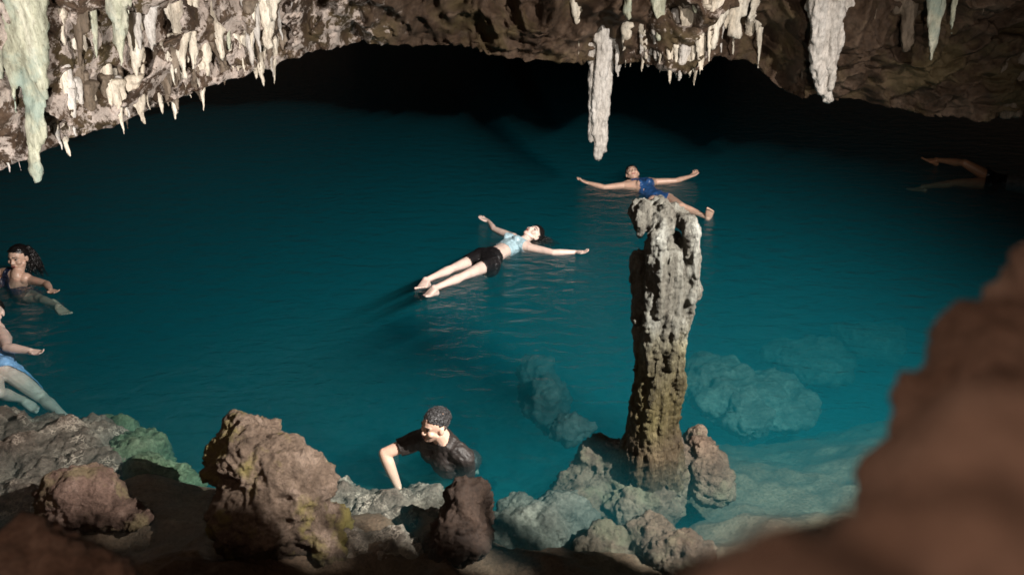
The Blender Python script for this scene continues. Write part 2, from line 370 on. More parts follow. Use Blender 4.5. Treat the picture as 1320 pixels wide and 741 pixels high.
for dy, dz in rows:
    for x in cols:
        yy, dd = lip(x); p = atd(x, yy, dd)
        q = V((p.x, p.y + dy, p.z + dz))
        amp = 1.0 if -3 < dy < 3 else 1.6
        n = V((noise.fractal(q*0.8 + V((9,0,0)), 0.9, 2, 5), noise.fractal(q*0.8 + V((0,17,0)), 0.9, 2, 5), noise.fractal(q*0.9 + V((0,0,31)), 0.9, 2, 4)))
        fine = noise.ridged_multi_fractal(q*2.3, 0.85, 2.1, 5, 1.0, 2.0) - 1.0
        edge = min(1.0, abs(dz)/0.5 + 0.12)
        # pockets between the dripstone at the left end and in the patch on the right
        pk = max(smooth01(-0.8, -1.8, q.x) if q.x < -0.8 else 0, smooth01(1.1, 1.5, q.x)*(1 - smooth01(2.5, 2.9, q.x)))
        if pk and -2 < dy < 0.01:
            vd = noise.voronoi(V((q.x*3.2, q.y*1.5, q.z*2.4)) + 0.4*n)[0]
            q.y += pk*edge*0.55*smooth01(0.22, 0.02, vd[1] - vd[0] - 0.10) if False else pk*edge*0.45*smooth01(0.45, 0.12, vd[0])
        q = q + V((0.10*n.x, -0.34*n.y - 0.24*fine, 0.22*n.z*edge))*amp
        q.z += 0.035*noise.fractal(q*5.0, 0.9, 2, 3)
        vs.append(q)
nx = len(cols)
fs = [(j*nx+i, j*nx+i+1, (j+1)*nx+i+1, (j+1)*nx+i) for j in range(len(rows)-1) for i in range(nx-1)]
me = bpy.data.meshes.new('cave_ceiling'); me.from_pydata([tuple(v) for v in vs], [], fs); me.polygons.foreach_set('use_smooth', [True]*len(fs))
tag(link_mesh('cave_ceiling', me, M['ceiling']), kind='structure')
ROOF = BVHTree.FromPolygons([tuple(v) for v in vs], fs)

# ------------------------------------------------------------------ stalactites
def stalactite(xt, yt, xb, yb, wpx, kind='calcite', strands=6, seed=0, label='', group=None, bulge=0.0, voxel=None, cat='stalactite', blunt=0.16, fwd=0.0, sheet=0):
    rnd = random.Random(seed*31 + 5)
    d = ray(xt, yt).normalized(); hit = ROOF.ray_cast(CAM, d)
    A = hit[0] if hit[0] is not None else atd(xt, yt, lip(xt)[1] - 0.4)
    A = A + d*0.09 - d*fwd
    s = FPX/dep(A); w = wpx/s/2*(1.45 if wpx < 26 else 1.15)*(1.15 if 60 < xt < 370 and group == 'stalactites hanging from the cave roof' else 1)
    T = aty(xb, yb, A.y)
    top = A + V((0, 0.03, 0.42))
    L = (top.z - T.z)
    mb = MB()
    n = 7
    def strand(ox, oy, r, length, lean):
        pts = []
        for k in range(n+1):
            t = k/n
            rr = r*((1 - t**1.6)*(1 - blunt) + blunt)*(1 + 0.16*rnd.uniform(-1, 1)) * (1 + bulge*math.sin(t*math.pi) + 0.3*(1 - t)**7)
            c = top + (T - top)*t*length + V((ox*(1 - 0.35*t) + lean*t, oy*(1 - 0.4*t), 0)) + V((rnd.uniform(-1,1)*r*0.15, rnd.uniform(-1,1)*r*0.15, 0))
            pts.append((c, rr))
        for (a, ra), (b_, rb) in zip(pts, pts[1:]): cone(mb, a, ra, b_, rb, seg=10, capn=2)
    if sheet:      # a fused curtain: a row of drips that share their sides
        ph = rnd.uniform(0, 6.28); peak = rnd.uniform(-.4, .4)
        for i in range(sheet):
            q = -1 + 2*(i + 0.5)/sheet; 
            ln = (1.0 if abs(q - peak) < 1.0/sheet else rnd.uniform(0.50, 0.93))*(1 - 0.22*abs(q - peak))
            strand(q*w*0.9 + rnd.uniform(-.05, .05)*w, 0.25*w*math.sin(q*4 + ph) + rnd.uniform(-.1, .1)*w, w*rnd.uniform(1.2, 2.1)/sheet, ln, 0)
        if w > 0.10: strand(0, 0, w*0.36, 1.0, 0)
        strands = -1
    else: strand(0, 0, w*(0.62 if strands < 9 else 0.5), 1.0, 0)
    if strands >= 9: strands *= 2
    for i in range(max(0, strands)):
        a = rnd.uniform(0, 2*math.pi); q = rnd.uniform(0.4, 0.85)
        strand(math.cos(a)*w*q, math.sin(a)*w*q*0.8, w*(rnd.uniform(0.22, 0.45) if strands < 17 else rnd.uniform(0.13, 0.30)), rnd.uniform(0.45, 0.98), 0)
    vx = voxel or max(0.011, min(0.02, w/6))
    me = remesh(mb.mesh('stalactite'), vx, 1)
    displace(me, [(7, w*0.14, 'n'), (20, w*0.09, 'n')], seed, zs=0.3)
    displace(me, [(30, w*0.05, 'n'), (6, min(0.05, w*0.10), 'r')], seed+3, zs=0.6)
    o = link_mesh('stalactite', me, M[kind])
    tag(o, label, cat, group)
    return o

ST = [
 # xt, yt, xb, yb, width, material, strands, label, extras
 (48, 40, 45, 234, 62, 'green_calcite', 14, 'large cream and green curtain stalactite reaching lowest at the far left of the roof', dict(sheet=9, bulge=0.1, blunt=0.34, fwd=0.28)),
 (4, 60, 3, 140, 16, 'green_calcite', 4, 'grey green stalactite cut by the left edge beside the big curtain', {}),
 (10, 175, 12, 222, 15, 'grey_calcite', 4, 'short grey stalactite below left of the big cream curtain', {}),
 (27, 190, 27, 220, 8, 'grey_calcite', 2, 'tiny stub stalactite between the big curtain tip and the grey one', {}),
 (84, -10, 84, 56, 28, 'calcite', 6, 'bright white blunt stalactite at the top just right of the big curtain', dict(sheet=4, blunt=0.4)),
 (89, 95, 92, 166, 32, 'calcite', 6, 'white double toothed stalactite hanging right beside the big curtain', dict(sheet=4)),
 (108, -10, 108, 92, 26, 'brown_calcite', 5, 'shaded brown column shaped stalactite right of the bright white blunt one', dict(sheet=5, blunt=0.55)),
 (117, 86, 117, 127, 15, 'calcite', 4, 'small bright tooth stalactite directly under the brown column shaped one', {}),
 (125, -10, 124, 78, 15, 'green_calcite', 4, 'slim grey green stalactite between the brown column and the broad teal one', {}),
 (154, -10, 157, 84, 52, 'green_calcite', 11, 'broad teal stained stalactite cluster with pale streaks at upper left', dict(sheet=8, bulge=0.3, fwd=0.12)),
 (134, 66, 146, 163, 28, 'calcite', 6, 'long white pointed stalactite slanting down below the broad teal cluster', dict(sheet=4)),
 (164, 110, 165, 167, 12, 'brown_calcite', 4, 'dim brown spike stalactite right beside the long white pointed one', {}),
 (177, 50, 178, 106, 22, 'calcite', 4, 'cream tooth stalactite right below the broad teal cluster', {}),
 (181, -10, 180, 66, 28, 'grey_calcite', 5, 'lilac grey stalactite just right of the broad teal cluster', dict(sheet=4)),
 (200, -10, 201, 70, 30, 'grey_calcite', 5, 'grey ribbed stalactite right of the lilac grey one', dict(sheet=4)),
 (204, 40, 205, 112, 14, 'brown_calcite', 4, 'long brownish stalactite below the grey ribbed one', {}),
 (225, 112, 226, 154, 11, 'calcite', 4, 'small white split stalactite hanging alone from the lower left roof edge', {}),
 (234, 40, 236, 104, 34, 'calcite', 4, 'leftmost of the bright forked stalactites along the middle of the left roof', dict(sheet=5)),
 (249, 24, 250, 92, 30, 'calcite', 4, 'second bright forked stalactite from the left on the middle of the left roof', dict(sheet=4)),
 (268, 30, 269, 98, 38, 'calcite', 4, 'widest bright forked stalactite on the middle of the left roof', dict(sheet=6)),
 (285, 26, 286, 86, 22, 'calcite', 4, 'narrow cream stalactite right of the widest forked one', dict(sheet=3)),
 (294, -8, 295, 64, 15, 'green_calcite', 4, 'long pale dagger stalactite at the top left of the white slab', {}),
 (307, 34, 307, 92, 26, 'calcite', 4, 'short cream stalactite below right of the long pale dagger', dict(sheet=4)),
 (323, 34, 324, 84, 26, 'grey_calcite', 4, 'small grey white stalactite under the white slab', dict(sheet=4)),
 (341, -12, 343, 58, 48, 'calcite', 9, 'broad brilliant white slab stalactite where the left cluster ends', dict(sheet=7, blunt=0.4, fwd=0.1)),
 (376, -10, 378, 20, 10, 'grey_calcite', 3, 'thin grey stub stalactite right of the brilliant white slab', {}),
 (504, -10, 505, 9, 9, 'calcite', 3, 'left one of two tiny white stubs at the top centre', {}),
 (530, -10, 531, 13, 8, 'calcite', 3, 'right one of two tiny white stubs at the top centre', {}),
 (652, -10, 652, 9, 8, 'green_calcite', 3, 'tiny greenish stub alone at the top edge above the pool centre', {}),
 (779, 46, 770, 201, 34, 'grey_calcite', 12, 'longest pale grey stalactite hanging alone over the floating women', dict(bulge=0.1, blunt=0.62, voxel=0.011, fwd=0.1)),
 (761, 50, 763, 92, 17, 'grey_calcite', 4, 'blocky pale stub touching the left of the longest stalactite', dict(blunt=0.6)),
 (745, 40, 746, 72, 18, 'calcite', 3, 'ragged cream tooth left of the blocky stub', dict(sheet=3)),
 (808, -10, 810, 24, 38, 'green_calcite', 7, 'stubby green white stalactite clump at the top right of the longest one', dict(sheet=6, blunt=0.4)),
 (848, -10, 850, 50, 36, 'green_calcite', 8, 'broad blue green stained stalactite above the right roof teeth', dict(sheet=6, blunt=0.45, fwd=0.1)),
 (894, -10, 897, 16, 14, 'green_calcite', 4, 'short blue grey stub right of the broad blue green one', dict(blunt=0.45)),
 (893, 36, 889, 101, 36, 'calcite', 7, 'jagged pinkish white stalactite at the lowest point of the right roof edge', dict(sheet=5)),
 (920, 14, 918, 62, 38, 'calcite', 8, 'knobbly pinkish stalactite right of the lowest jagged one', dict(sheet=5, blunt=0.4)),
 (952, 6, 950, 46, 44, 'calcite', 8, 'wide pinkish knobbly stalactite left of the brown gap', dict(sheet=6, blunt=0.5)),
 (975, -8, 972, 30, 16, 'calcite', 5, 'small pink white stalactite beside the brown gap at the top', {}),
 (1060, -14, 1064, 126, 60, 'grey_calcite', 13, 'massive pale grey stalactite with a bulging right side on the right roof', dict(bulge=0.3, blunt=0.42, voxel=0.015, fwd=0.3)),
 (1034, 60, 1033, 106, 10, 'brown_calcite', 3, 'thin ribbon stalactite along the left of the massive grey one', {}),
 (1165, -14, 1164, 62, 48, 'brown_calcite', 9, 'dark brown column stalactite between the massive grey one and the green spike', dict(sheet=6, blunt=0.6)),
 (1204, -14, 1200, 78, 24, 'green_calcite', 6, 'sharp pale green spike stalactite high on the right', dict(fwd=0.15)),
 (1227, -14, 1226, 44, 13, 'green_calcite', 4, 'short olive stalactite just right of the pale green spike', dict(fwd=0.12)),
 (1128, 5, 1126, 32, 10, 'brown_calcite', 3, 'tiny olive stub between the massive grey stalactite and the brown column', {}),
 (1268, -10, 1267, 20, 12, 'brown_calcite', 3, 'faint brown stub in the dark upper right corner', {}),
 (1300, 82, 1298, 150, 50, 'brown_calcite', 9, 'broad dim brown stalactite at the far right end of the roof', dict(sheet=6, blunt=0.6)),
]
for i, (xt, yt, xb, yb, w, k, n, lab, ex) in enumerate(ST):
    stalactite(xt, yt, xb, yb, w, k, n, i+1, lab, 'stalactites hanging from the cave roof', **ex)
# small teeth: a handful of shapes, copied along the edge
rt = random.Random(3)
def teeth(count, x0, x1, lo, hi, lmin, lmax, wmin, wmax, kinds, label, group, seed):
    protos = [stalactite(x0 + (x1-x0)*(k+0.5)/5, lip(x0+(x1-x0)*(k+0.5)/5)[0] - rt.uniform(lo, hi), x0+(x1-x0)*(k+0.5)/5, lip(x0+(x1-x0)*(k+0.5)/5)[0] - rt.uniform(lo, hi)*0.2 + 6,
                         rt.uniform(wmin, wmax), kinds[k % len(kinds)], 3, seed+k, label, group) for k in range(5)]
    tops = []
    for p in protos:
        c = coords(p.data); tops.append((V((float(c[:,0].mean()), float(c[:,1].mean()), float(c[:,2].max()))), float(c[:,2].max()-c[:,2].min())))
        me = p.data; set_coords(me, c - np.array(tops[-1][0], dtype=np.float32)[None]); p.location = tops[-1][0]
    for j in range(count - 5):
        x = x0 + (x1-x0)*rt.random(); ly = lip(x)[0]; y = ly - rt.uniform(lo, hi)
        h = ROOF.ray_cast(CAM, ray(x, y).normalized())
        if h[0] is None: continue
        k = rt.randrange(5); o = protos[k].copy(); COL.objects.link(o)
        s = dep(h[0])/FPX; L = rt.uniform(lmin, lmax)*s + 0.22
        o.location = h[0] + V((0, 0.05, 0.22)); o.scale = (rt.uniform(0.8, 1.3), rt.uniform(0.8, 1.3), L/tops[k][1]); o.rotation_euler = (0, 0, rt.uniform(0, 6.28))
teeth(80, 60, 365, 4, 62, 10, 36, 9, 20, ['calcite', 'calcite', 'grey_calcite', 'calcite', 'brown_calcite'], 'small pale tooth stalactite in the crowded fringe along the left roof edge', 'small teeth along the left roof edge', 100)
teeth(26, 795, 905, 3, 34, 10, 26, 8, 17, ['calcite', 'grey_calcite', 'calcite', 'grey_calcite', 'calcite'], 'small cream tooth stalactite in the fringe right of the longest stalactite', 'small teeth along the right roof edge', 200)
teeth(22, 905, 985, 28, 80, 8, 18, 7, 13, ['calcite', 'grey_calcite', 'calcite', 'calcite', 'calcite'], 'small pinkish knob stalactite on the knobbly patch left of the brown gap', 'small knobs left of the brown gap', 300)

# ------------------------------------------------------------------ the stalagmite pillar in the shallows
PY = 4.08
def pp(x, y, dy=0.0): return aty(x, y, PY + dy)
mb = MB()
trunk = [(842,612,46),(842,575,42),(841,545,34),(843,500,32),(848,450,33),(855,400,35),(857,350,33),(856,322,29)]
pr = [(pp(x, y), w*dep(pp(x, y))/FPX) for x, y, w in trunk]
for (a, ra), (b_, rb) in zip(pr, pr[1:]): cone(mb, a, ra*0.93, b_, rb*0.93, seg=20)
rn = random.Random(11)
def drip(pts, dy0=0.0):
    q = [(pp(x, y, dy), w*dep(pp(x, y))/FPX) for x, y, w, dy in pts]
    for (a, ra), (b_, rb) in zip(q, q[1:]): cone(mb, a, ra, b_, rb, seg=10, capn=3)
drip([(830,272,17,-0.02),(826,284,13,-0.06),(824,300,6,-0.08)])
drip([(846,270,15,0.02),(852,278,16,-0.06),(846,300,12,-0.12),(842,330,11,-0.13),(840,380,9,-0.13),(838,430,9,-0.12),(836,480,7,-0.12)])
drip([(858,282,14,-0.08),(850,310,10,-0.15),(850,350,9,-0.15),(853,400,9,-0.15)])
drip([(888,290,13,-0.05),(891,310,11,-0.07),(892,340,11,-0.06),(889,378,15,-0.06),(884,400,8,-0.06),(876,440,9,-0.08),(873,490,9,-0.08),(868,540,10,-0.08)])
drip([(878,286,9,0.0),(880,283,6,-0.05)])
drip([(872,330,9,-0.13),(871,370,9,-0.14),(868,420,8,-0.14),(864,470,8,-0.13)])
drip([(862,330,7,-0.15),(862,390,7,-0.15),(858,450,7,-0.14)])
drip([(850,268,12,0.08),(870,272,11,0.13),(886,286,11,0.08)])
drip([(824,330,9,-0.02),(824,390,10,-0.02),(823,440,9,-0.02),(820,500,9,-0.02)])
for i in range(26):
    y = rn.uniform(380, 575); x = rn.uniform(822, 882) - (y-380)*0.04
    p = pp(x, y, -0.12*math.cos((x-848)/34*1.3) - 0.01); ell(mb, p, (rn.uniform(.02,.045), .03, rn.uniform(.02,.05)))
me = remesh(mb.mesh('stalagmite'), 0.010, 1)
displace(me, [(7, 0.018, 'n'), (22, 0.012, 'n')], 5, zs=0.45); displace(me, [(15, 0.026, 'n')], 9, zs=0.12); displace(me, [(45, 0.008, 'n'), (12, 0.012, 'v')], 6)
tag(link_mesh('stalagmite', me, M['pillar']), 'tall drip-covered stalagmite pillar, white on top and mossy brown below, standing in the shallows', 'stalagmite')

# ------------------------------------------------------------------ rocks
LY = [(3.0, 0.06, 'n'), (4.5, 0.10, 'v'), (13, 0.030, 'v'), (18, 0.022, 'n'), (45, 0.014, 'n')]
LYs = [(4.0, 0.04, 'n'), (7, 0.05, 'v'), (16, 0.02, 'v'), (24, 0.016, 'n'), (50, 0.009, 'n')]
def B(x, y, z, rx, ry, rz, *rot):
    p = at(x, y, z); return (p, (rx, ry, rz), *rot)
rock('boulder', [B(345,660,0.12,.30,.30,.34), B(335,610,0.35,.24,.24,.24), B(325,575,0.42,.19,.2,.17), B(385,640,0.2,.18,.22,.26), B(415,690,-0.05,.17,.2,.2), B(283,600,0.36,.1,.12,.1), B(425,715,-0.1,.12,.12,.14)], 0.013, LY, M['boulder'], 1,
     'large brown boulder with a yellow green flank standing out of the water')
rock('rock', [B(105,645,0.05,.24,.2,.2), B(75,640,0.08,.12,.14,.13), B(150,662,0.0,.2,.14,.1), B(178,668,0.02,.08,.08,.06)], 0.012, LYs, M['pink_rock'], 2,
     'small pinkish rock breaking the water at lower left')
rock('rock', [B(128,618,-0.02,.1,.1,.1)], 0.012, LYs, M['boulder'], 12, 'little brown rock tucked behind the pinkish rock')
rock('rock_shelf', [B(40,605,-0.27,.62,.42,.25), B(108,585,-0.27,.3,.33,.22), B(-80,605,-0.28,.7,.5,.26), B(20,650,-0.24,.5,.3,.2), B(95,615,-0.25,.4,.32,.21), B(20,570,-.25,.5,.3,.2), B(32,536,-0.06,.07,.07,.08)], 0.016, LY, M['shelf'], 3,
     'dark mottled rock shelf just under the water at the left edge', 'rock shelf')
rock('submerged_rock', [B(172,602,-0.37,.28,.34,.24), B(202,632,-0.37,.26,.24,.24), B(150,572,-0.41,.22,.24,.22)], 0.014, LY, M['green_rock'], 4,
     'green algae covered rock under the water between the dark shelf and the boulder')
rock('rock_shelf', [B(480,670,-0.28,.36,.26,.17), B(430,650,-0.29,.3,.22,.2), B(525,662,-0.31,.26,.22,.17), B(460,715,-0.18,.4,.2,.13)], 0.013, LY, M['shelf'], 5,
     'mottled brown shelf under shallow water where the man rests his feet', 'rock shelf')
rock('submerged_rock', [B(848,600,-0.24,.30,.24,.22), B(780,612,-0.36,.26,.24,.26), B(745,645,-0.45,.24,.2,.24), B(825,655,-0.43,.26,.24,.24), B(800,592,-.36,.12,.12,.16)], 0.013, LY, M['sub_rock'], 6,
     'hazy grey brown rock mound under water left of the pillar foot')
rock('submerged_rock', [B(905,590,-0.14,.13,.15,.17), B(915,620,-0.24,.16,.15,.2), B(898,570,-0.12,.08,.1,.12)], 0.012, LYs, M['sub_rock'], 7,
     'knobbly brown rock right of the pillar foot')
rock('submerged_rock', [B(690,690,-0.40,.28,.2,.2), B(725,670,-0.42,.22,.2,.18), B(650,690,-0.37,.18,.16,.15), B(670,665,-0.42,.14,.14,.15)], 0.013, LYs, M['pale_rock'], 8,
     'pale greenish flat rock under water right of the seated man')
rock('submerged_rock', [B(840,700,-0.28,.2,.18,.18), B(880,720,-0.2,.2,.16,.14), B(780,705,-0.31,.2,.16,.16)], 0.013, LYs, M['sub_rock'], 9,
     'brown rock under the shallow water closest in front of the pillar')
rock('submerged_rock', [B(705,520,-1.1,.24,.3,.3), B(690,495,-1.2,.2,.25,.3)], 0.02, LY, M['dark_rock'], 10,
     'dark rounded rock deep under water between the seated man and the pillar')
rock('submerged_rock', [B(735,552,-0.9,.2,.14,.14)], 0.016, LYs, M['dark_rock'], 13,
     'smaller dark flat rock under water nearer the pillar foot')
rock('submerged_rock', [B(930,500,-1.0,.4,.55,.22), B(1000,515,-1.05,.4,.45,.2), B(960,535,-1.0,.25,.3,.2)], 0.02, LY, M['pale_rock'], 11,
     'pale teal lit rock slab on the pool bed right of the pillar')
rock('submerged_rock', [B(1050,465,-1.3,.45,.45,.2), B(1120,440,-1.4,.4,.4,.2), B(1010,455,-1.35,.3,.3,.15)], 0.022, LY, M['pale_rock'], 14,
     'faint pale slab on the pool bed near the brown rock wall')
rock('rock', [B(598,668,-0.02,.17,.18,.26), B(590,690,-0.05,.2,.16,.2), B(612,655,0.02,.13,.14,.18)], 0.012, LYs, M['shade_dark_rock'], 31,
     'round topped rock, dark brown from painted shade, standing in front of the crouching man')
# near rock mass on the right, close to the lens
def D(x, y, d, rpx, ry=None, rz=None):
    p = atd(x, y, d); r = rpx*d/FPX; return (p, (r, ry or r, rz or r))
rock('rock_outcrop', [D(1430,440,.95,130), D(1365,490,.92,125), D(1320,520,.90,100), D(1288,440,.93,55), D(1350,385,.95,66), D(1255,525,.88,62), D(1235,600,.85,72), D(1190,522,.88,38), D(1170,500,.88,24), D(1205,565,.86,58), D(1300,650,.8,160),
      D(1225,670,.76,85), D(1200,750,.66,90), D(1270,800,.62,190), D(1130,850,.34,120), D(1230,840,.36,190), D(1350,780,.4,240), D(1420,600,.9,220), D(1450,800,.7,300), D(1030,880,.28,125), D(985,905,.30,150)], 0.012,
     [(5, 0.03, 'n'), (14, 0.014, 'r'), (40, 0.006, 'n')], M['near'], 20, 'big blurred brown rock outcrop close to the viewer filling the lower right corner', 'rock outcrop')
rock('rock', [D(60,745,1.9,70), D(15,725,1.95,48), D(110,770,1.85,60)], 0.016, LYs, M['near'], 21, 'blurred pinkish brown knob in the shaded bottom left corner')

# unseen rim added round the lamp, shaped so its shadow lies over the near shore
SH = [(-500,640),(-200,625),(0,672),(18,662),(48,656),(60,672),(110,690),(185,690),(196,668),(255,640),(300,645),(345,662),(372,644),(395,672),(410,718),(470,716),(530,700),(552,684),(558,640),(574,616),(604,608),(632,624),(637,660),(640,690),(665,722),(720,735),(800,720),(880,715),(940,700),(1000,680),(1080,650),(1150,630)]
prof = []
for x, y in SH:
    p = at(x, y, 0.0); d = p - LAMP; rr = math.hypot(d.x, d.y); q = LAMP + d*(0.55/rr); prof.append((math.atan2(d.y, d.x), q.z))
prof.sort()
def ridge_z(a):
    if a <= prof[0][0]: return prof[0][1] - 0.1
    if a >= prof[-1][0]:
        return prof[-1][1] + min(1, (a - prof[-1][0])/0.05)*1.2
    for (a0, z0), (a1, z1) in zip(prof, prof[1:]):
        if a <= a1: return z0 + (z1 - z0)*(a - a0)/max(1e-6, a1 - a0)
mb = MB(); vs = []; angs = np.linspace(R(60), R(275), 420)
for a in angs:
    z = ridge_z(a); c, s = math.cos(a), math.sin(a)
    for rr, zz in ((0.50, 0.2), (0.53, z - 0.05), (0.55, z), (0.60, z - 0.09), (0.8, z - 0.6), (0.95, 0.2)): vs.append((LAMP.x + c*rr, LAMP.y + s*rr, zz))
mb.add(vs, [(i*6+k, (i+1)*6+k, (i+1)*6+k+1, i*6+k+1) for i in range(len(angs)-1) for k in range(5)])
tag(link_mesh('added_shadow_rim', mb.mesh('added_shadow_rim'), M['ground']), kind='structure')

# ------------------------------------------------------------------ people
def perp(v, a):
    v = v - a*v.dot(a); return v.normalized()
def hand_parts(mb, Wp, d, n, thumb, k, curl):
    d = d.normalized(); n = perp(n, d); s = d.cross(n).normalized()*thumb
    for i, (L, o) in enumerate(((.070, 1.5), (.078, .5), (.072, -.5), (.056, -1.5))):
        K = Wp + d*(.082 - .006*abs(o - .3))*k + s*o*.0195*k
        cone(mb, Wp + d*.012*k + s*o*.011*k, .0145*k, K, .0115*k, seg=8, capn=2)
        p = K; dd = d.copy(); r = .0088*k
        for j, q in enumerate((.45, .32, .23)):
            a = R(curl)*(0.6 + 0.25*j + 0.12*i); dd = (dd*math.cos(a) + n*math.sin(a)).normalized() if j == 0 else (Matrix.Rotation(a, 3, d.cross(n)) @ dd)
            e = p + dd*L*q*k; cone(mb, p, r, e, r*.9, seg=8, capn=2); p = e; r *= .9
    a = Wp + d*.02*k + s*.016*k; b_ = a + (d*.62 + s*.75 + n*.25).normalized()*.045*k; c = b_ + (d*.85 + s*.35 + n*.35).normalized()*.034*k; e = c + (d*.95 + s*.05 + n*.4).normalized()*.026*k
    cone(mb, a, .0155*k, b_, .0115*k, seg=8, capn=2); cone(mb, b_, .0110*k, c, .0100*k, seg=8, capn=2); cone(mb, c, .0095*k, e, .0080*k, seg=8, capn=2)
def foot_parts(mb, A, t, up, k, side):
    t = t.normalized(); up = perp(up, t); s = t.cross(up).normalized()*side
    heel = A - t*.035*k - up*.045*k; ell(mb, heel, (.033*k,)*3, seg=10, rin=8)
    cone(mb, A, .036*k, heel + t*.02*k, .030*k, seg=10)
    for i, (L, r) in enumerate(((.056, .0135), (.052, .0105), (.047, .010), (.042, .0095), (.035, .009))):
        o = (i - 1.8)*.0175; ball = A + t*(.125 - .012*max(0, i-1))*k - up*.058*k + s*o*k
        cone(mb, A + t*.01*k - up*.012*k + s*o*.5*k, .026*k, ball, .0155*k, seg=8, capn=2)
        cone(mb, heel + s*o*.3*k, .022*k, ball, .014*k, seg=8, capn=2)
        cone(mb, ball, .013*k, ball + t*L*k + up*.004*k, r*k, seg=8, capn=2)
def person(label, J, skin, k=1.0, male=False, group=None, garments=(), hair='long', hairmat='hair', hair_flow=None, hair_n=70, hand=None, foot=None, curl=(14, 14), headk=1.0, hairline=.055):
    """J: world joints. One remeshed skin for the whole body; clothes and hair are children."""
    root = bpy.data.objects.new('person', None); COL.objects.link(root); root.empty_display_size = 0.2
    root.location = J['pelvis']; bpy.context.view_layer.update()
    tag(root, label, 'person', group)
    parts = {}
    def P(name): return parts.setdefault(name, [])
    H, NK, CH, PV = J['head'], J['neck'], J['chest'], J['pelvis']
    sL, sR, hL, hR = J['sL'], J['sR'], J['hL'], J['hR']
    tor = (NK - PV).normalized(); wid = perp(sR - sL, tor); frn = J.get('front') or wid.cross(tor)
    frn = perp(frn, tor)
    sw = .135 if male else .112
    mid = PV + (CH - PV)*.5
    P('torso').append((PV - tor*.03*k, .112*k, PV + tor*.06*k, .120*k, (frn, .78)))
    P('torso').append((hL, .088*k, hR, .088*k, (frn, .9)))
    P('torso').append((PV, .118*k, mid, (.118 if male else .098)*k, (frn, .76)))
    P('torso').append((mid, (.118 if male else .098)*k, CH, (.138 if male else .118)*k, (frn, .74)))
    P('torso').append((CH, (.135 if male else .116)*k, NK - tor*.05*k, .085*k, (frn, .72)))
    for s in (sL, sR):
        ins = s + (NK - s)*.35
        P('torso').append((s, (.056 if male else .046)*k, ins - tor*.01*k, .058*k, None))
        P('torso').append((s + (CH - s)*.08, (.055 if male else .047)*k, CH + (s - CH)*.35 + frn*.02*k, .075*k, None))
    for s in (sL, sR): P('torso').append((s + (NK-s)*.15, .046*k, NK - tor*.055*k, .062*k, None))
    if not male:
        for sg in (-1, 1): P('torso').append((CH + wid*sg*.062*k + frn*.055*k, .054*k, CH + wid*sg*.064*k + frn*.072*k - tor*.012*k, .046*k, None))
    else:
        for sg in (-1, 1): P('torso').append((CH + wid*sg*.065*k + frn*.03*k + tor*.02*k, .058*k, CH + wid*sg*.03*k + frn*.03*k + tor*.02*k, .052*k, None))
    for h, kn, nm in ((hL, J['kL'], 'L'), (hR, J['kR'], 'R')):
        P('torso').append((h - frn*.045*k, .075*k, h - frn*.05*k - tor*.02*k, .075*k, None))
        ax = kn - h; lk = 1.0 if male else .88
        P('thigh'+nm).append((h, .082*k*lk, h + ax*.35, .075*k*lk, None)); P('thigh'+nm).append((h + ax*.35, .075*k*lk, kn, .050*k*lk, None))
        an = J['a'+nm]; sh = an - kn; back = perp(-(J['toe'+nm] - an), sh) if (J['toe'+nm]-an).cross(sh).length > 1e-4 else frn
        P('shin'+nm).append((kn, .050*k*lk, kn + sh*.12, .044*k*lk, None)); P('shin'+nm).append((kn + sh*.12, .044*k*lk, kn + sh*.32 + back*.014*k, .053*k*lk, None)); P('shin'+nm).append((kn + sh*.32 + back*.014*k, .053*k*lk, kn + sh*.7, .036*k*lk, None)); P('shin'+nm).append((kn + sh*.7, .036*k*lk, an, .030*k*lk, None))
    am = 1.12 if male else 0.94
    for nm in 'LR':
        s, e, w = J['s'+nm], J['e'+nm], J['w'+nm]
        P('uarm'+nm).append((s, .047*k*am, s + (e-s)*.45, .043*k*am, None)); P('uarm'+nm).append((s + (e-s)*.45, .043*k*am, e, .034*k*am, None))
        P('farm'+nm).append((e, .035*k*am, e + (w-e)*.3, .037*k*am, None)); P('farm'+nm).append((e + (w-e)*.3, .037*k*am, w, .023*k*am, None))
    mb = MB()
    for L in parts.values():
        for a, ra, b_, rb, fl in L: cone(mb, a, ra, b_, rb, fl)
    # head
    f = J['face'].normalized(); u = perp(J['crown'], f); r = f.cross(u).normalized()
    h = k*1.03*headk
    def hp(a, b_, c): return H + r*a*h + f*b_*h + u*c*h
    cone(mb, NK - tor*.03*k, (.062 if male else .052)*k, hp(0, -.012, -.06), (.055 if male else .047)*k)
    ell(mb, hp(0, -.008, .022), (.075*h, .094*h, .088*h), (r, f, u)); ell(mb, hp(0, .028, -.04), (.058*h, .060*h, .075*h), (r, f, u))
    ell(mb, hp(0, .062, -.092), (.026*h, .022*h, .02*h), (r, f, u))
    cone(mb, hp(0, .082, .004), .009*h, hp(0, .096, -.032), .0125*h, seg=8); 
    for sg in (-1, 1):
        cone(mb, hp(sg*.014, .080, .020), .011*h, hp(sg*.044, .066, .020), .011*h, seg=8); ell(mb, hp(sg*.040, .058, -.028), (.026*h, .026*h, .024*h))
        cone(mb, hp(sg*.052, .02, -.05), .022*h, hp(sg*.02, .055, -.088), .018*h, seg=8)
        ell(mb, hp(sg*.078, -.004, -.012), (.010*h, .019*h, .031*h), (r, f, u)); ell(mb, hp(sg*.011, .089, -.034), (.010*h, .011*h, .009*h))
    cone(mb, hp(-.018, .084, -.064), .0085*h, hp(.018, .084, -.064), .0085*h, seg=8)
    hd = hand or {}
